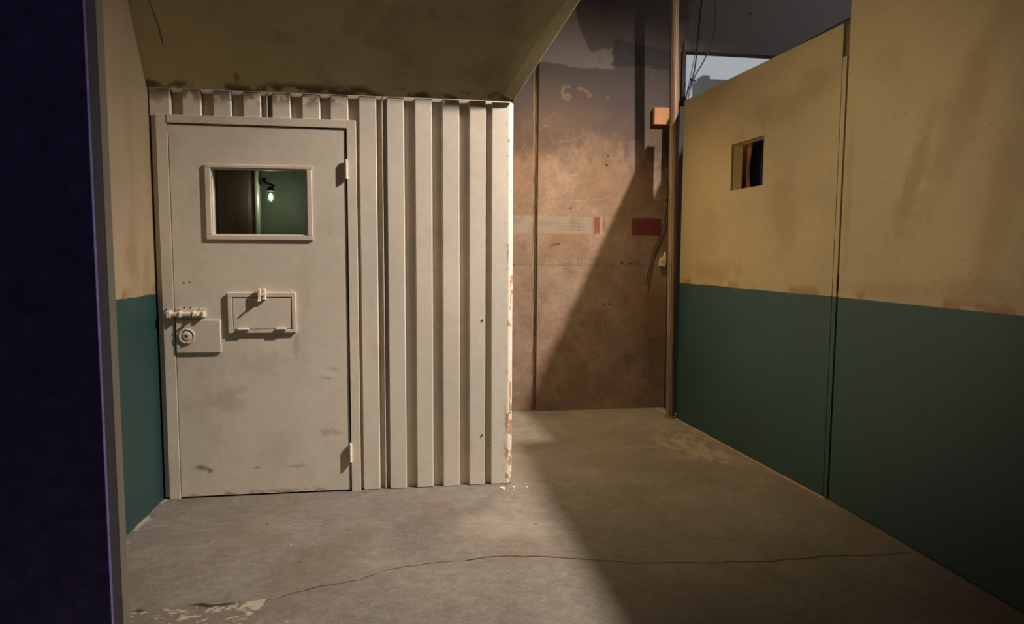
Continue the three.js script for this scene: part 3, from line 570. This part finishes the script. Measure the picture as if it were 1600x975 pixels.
// ------------------------------------------------------------------ paint chips at the corner
{
  const r = rng(19), m = std('#ded4c0', 0.7);
  for (let i = 0; i < 9; i++) {
    const x = 1.77 + r() * 0.17, z = 0.03 + r() * 0.085, s = 0.006 + r() * 0.009;
    const pts = []; for (let k = 0; k < 6; k++) { const q = k / 6 * 6.283, d = s * (0.6 + 0.6 * r()); pts.push(new THREE.Vector2(d * Math.cos(q), 0.6 * d * Math.sin(q))); }
    const c = new THREE.Mesh(new THREE.ExtrudeGeometry(new THREE.Shape(pts), { depth: 0.002, bevelEnabled: false }).rotateX(-Math.PI / 2), m);
    c.name = numbered('paint_chip'); c.position.set(x, 0.0005, z); c.rotation.y = r() * 6; c.castShadow = c.receiveShadow = true;
    c.userData = { label: 'tiny white paint chip on floor at foot of the corner post', category: 'paint chip', group: 'paint chips at the foot of the corner post' }; scene.add(c);
  }
}

// ------------------------------------------------------------------ work lamp and the added, unseen fill lights
{
  const l = thing('work_lamp', 'hooded work lamp hung high beyond the right flats', 'lamp');
  const dir = KEY_TO.clone().sub(KEY_AT).normalize();
  const q = new THREE.Quaternion().setFromUnitVectors(new THREE.Vector3(0, -1, 0), dir);
  const hood = new THREE.LatheGeometry([[0.03, 0.13], [0.05, 0.12], [0.07, 0.09], [0.13, 0.035], [0.132, 0.035], [0.075, 0.095], [0.054, 0.126], [0.03, 0.136]].map(p => new THREE.Vector2(...p)), 32).applyQuaternion(q).translate(...KEY_AT);
  part(l, 'hood', hood, std('#2c2c2c', 0.5, 0, { side: THREE.DoubleSide }));
  part(l, 'bulb', new THREE.SphereGeometry(0.04, 20, 14).translate(...KEY_AT), new THREE.MeshStandardMaterial({ color: '#ffffff', emissive: KEY_COLOR, emissiveIntensity: 2 }));
  const top = new THREE.Vector3(0, 0.13, 0).applyQuaternion(q).add(KEY_AT);
  part(l, 'stem', tube([[top.x, top.y, top.z], [top.x + 0.03, top.y + 0.1, top.z], [top.x + 0.03, 5.19, top.z]], 0.012, 20), M.blackSteel);
  const s = new THREE.SpotLight(KEY_COLOR, KEY_CD, 0, 45 * Math.PI / 180, 1.0, 2);
  s.position.copy(KEY_AT); s.target.position.copy(KEY_TO); s.castShadow = true; s.shadow.radius = 3.0; s.shadow.mapSize.set(2048, 2048);
  l.add(s, s.target);
}
{
  const l = thing('fill_pendant_lamp', 'added fill lamp in a pendant shade above the passage, out of view', 'lamp');  // added fill, brightens the passage floor, far flat and back wall
  const hood = new THREE.LatheGeometry([[0.03, 0.16], [0.06, 0.15], [0.09, 0.11], [0.22, 0.03], [0.223, 0.033], [0.095, 0.117], [0.063, 0.156], [0.03, 0.166]].map(p => new THREE.Vector2(...p)), 32).translate(...FILL_PEND_AT);
  part(l, 'shade', hood, std('#33402f', 0.5, 0, { side: THREE.DoubleSide }));
  part(l, 'bulb', new THREE.SphereGeometry(0.05, 20, 14).translate(...FILL_PEND_AT), new THREE.MeshStandardMaterial({ color: '#ffffff', emissive: FILL_PEND_COLOR, emissiveIntensity: 1.5 }));
  part(l, 'cord', cyl(0.006, 5.2 - FILL_PEND_AT.y - 0.16, 'y', FILL_PEND_AT.x, (5.2 + FILL_PEND_AT.y + 0.16) / 2, FILL_PEND_AT.z, 8), M.cable);
  const s = new THREE.SpotLight(FILL_PEND_COLOR, FILL_PEND_CD, 0, 44 * Math.PI / 180, 1.0, 2);
  s.position.copy(FILL_PEND_AT); s.target.position.set(FILL_PEND_AT.x, 0, FILL_PEND_AT.z); s.castShadow = true; s.shadow.radius = 6;
  l.add(s, s.target);
}

{
  const l = thing('fill_tube_light', 'added cool fill light as a tube fitting under the hall ceiling beyond the right flats', 'lamp');  // added cool fill for the upper right of the back wall
  part(l, 'housing', box(5.72, 5.88, 5.06, 5.12, -0.5, 1.1, 0.01), std('#c9ccd0', 0.5));
  part(l, 'tube', cyl(0.016, 1.5, 'z', 5.80, 5.035, 0.3, 14), new THREE.MeshStandardMaterial({ color: '#ffffff', emissive: new THREE.Color().setRGB(0.72, 0.86, 1.0), emissiveIntensity: 1.0 }));
  for (const z of [-0.3, 0.9]) part(l, 'hanger', cyl(0.005, 0.08, 'y', 5.80, 5.16, z, 8), M.cable);
  const a = new THREE.RectAreaLight(new THREE.Color().setRGB(0.80, 0.88, 1.0), 75, 0.12, 1.5);
  a.position.set(5.80, 5.01, 0.3); a.lookAt(5.80, 0, 0.3); l.add(a);
}

{
  const l = thing('fill_flood_lamp', 'added fill flood lamp on the left wall hidden behind the navy wall end', 'lamp');  // added fill, brightens the right wall from a hidden spot
  const dir = FILL_FLOOD_TO.clone().sub(FILL_FLOOD_AT).normalize(), q = new THREE.Quaternion().setFromUnitVectors(new THREE.Vector3(0, -1, 0), dir);
  part(l, 'hood', new THREE.LatheGeometry([[0.02, 0.09], [0.04, 0.08], [0.075, 0.0], [0.077, 0.0], [0.043, 0.084], [0.02, 0.094]].map(p => new THREE.Vector2(...p)), 28).applyQuaternion(q).translate(...FILL_FLOOD_AT), std('#2c2c2c', 0.5, 0, { side: THREE.DoubleSide }));
  part(l, 'bulb', new THREE.SphereGeometry(0.035, 18, 12).translate(...FILL_FLOOD_AT), new THREE.MeshStandardMaterial({ color: '#ffffff', emissive: FILL_FLOOD_COLOR, emissiveIntensity: 2 }));
  part(l, 'arm', cyl(0.01, FILL_FLOOD_AT.x + 0.02, 'x', (FILL_FLOOD_AT.x - 0.176) / 2, FILL_FLOOD_AT.y + 0.02, FILL_FLOOD_AT.z + 0.02, 12), M.blackSteel);
  const s = new THREE.SpotLight(FILL_FLOOD_COLOR, FILL_FLOOD_CD, 0, 27 * Math.PI / 180, 1.0, 2);
  s.position.copy(FILL_FLOOD_AT); s.target.position.copy(FILL_FLOOD_TO); s.castShadow = true; s.shadow.radius = 2;
  l.add(s, s.target);
}
{
  const l = thing('fill_tube_light', 'added cool fill light as a tube fitting under the hall ceiling behind the viewer', 'lamp');  // added bluish fill for the navy wall end
  part(l, 'housing', box(-1.4, 0.2, 5.06, 5.12, 5.12, 5.28, 0.01), std('#c9ccd0', 0.5));
  part(l, 'tube', cyl(0.016, 1.5, 'x', -0.6, 5.035, 5.2, 14), new THREE.MeshStandardMaterial({ color: '#ffffff', emissive: new THREE.Color().setRGB(0.72, 0.80, 1.0), emissiveIntensity: 1.0 }));
  for (const x of [-1.2, 0]) part(l, 'hanger', cyl(0.005, 0.08, 'y', x, 5.16, 5.2, 8), M.cable);
  const a = new THREE.RectAreaLight(new THREE.Color().setRGB(0.62, 0.70, 1.0), 24, 1.5, 0.12);
  a.position.set(-0.6, 5.01, 5.2); a.lookAt(-0.6, 0, 5.2); l.add(a);
}

renderer.render(scene, camera);
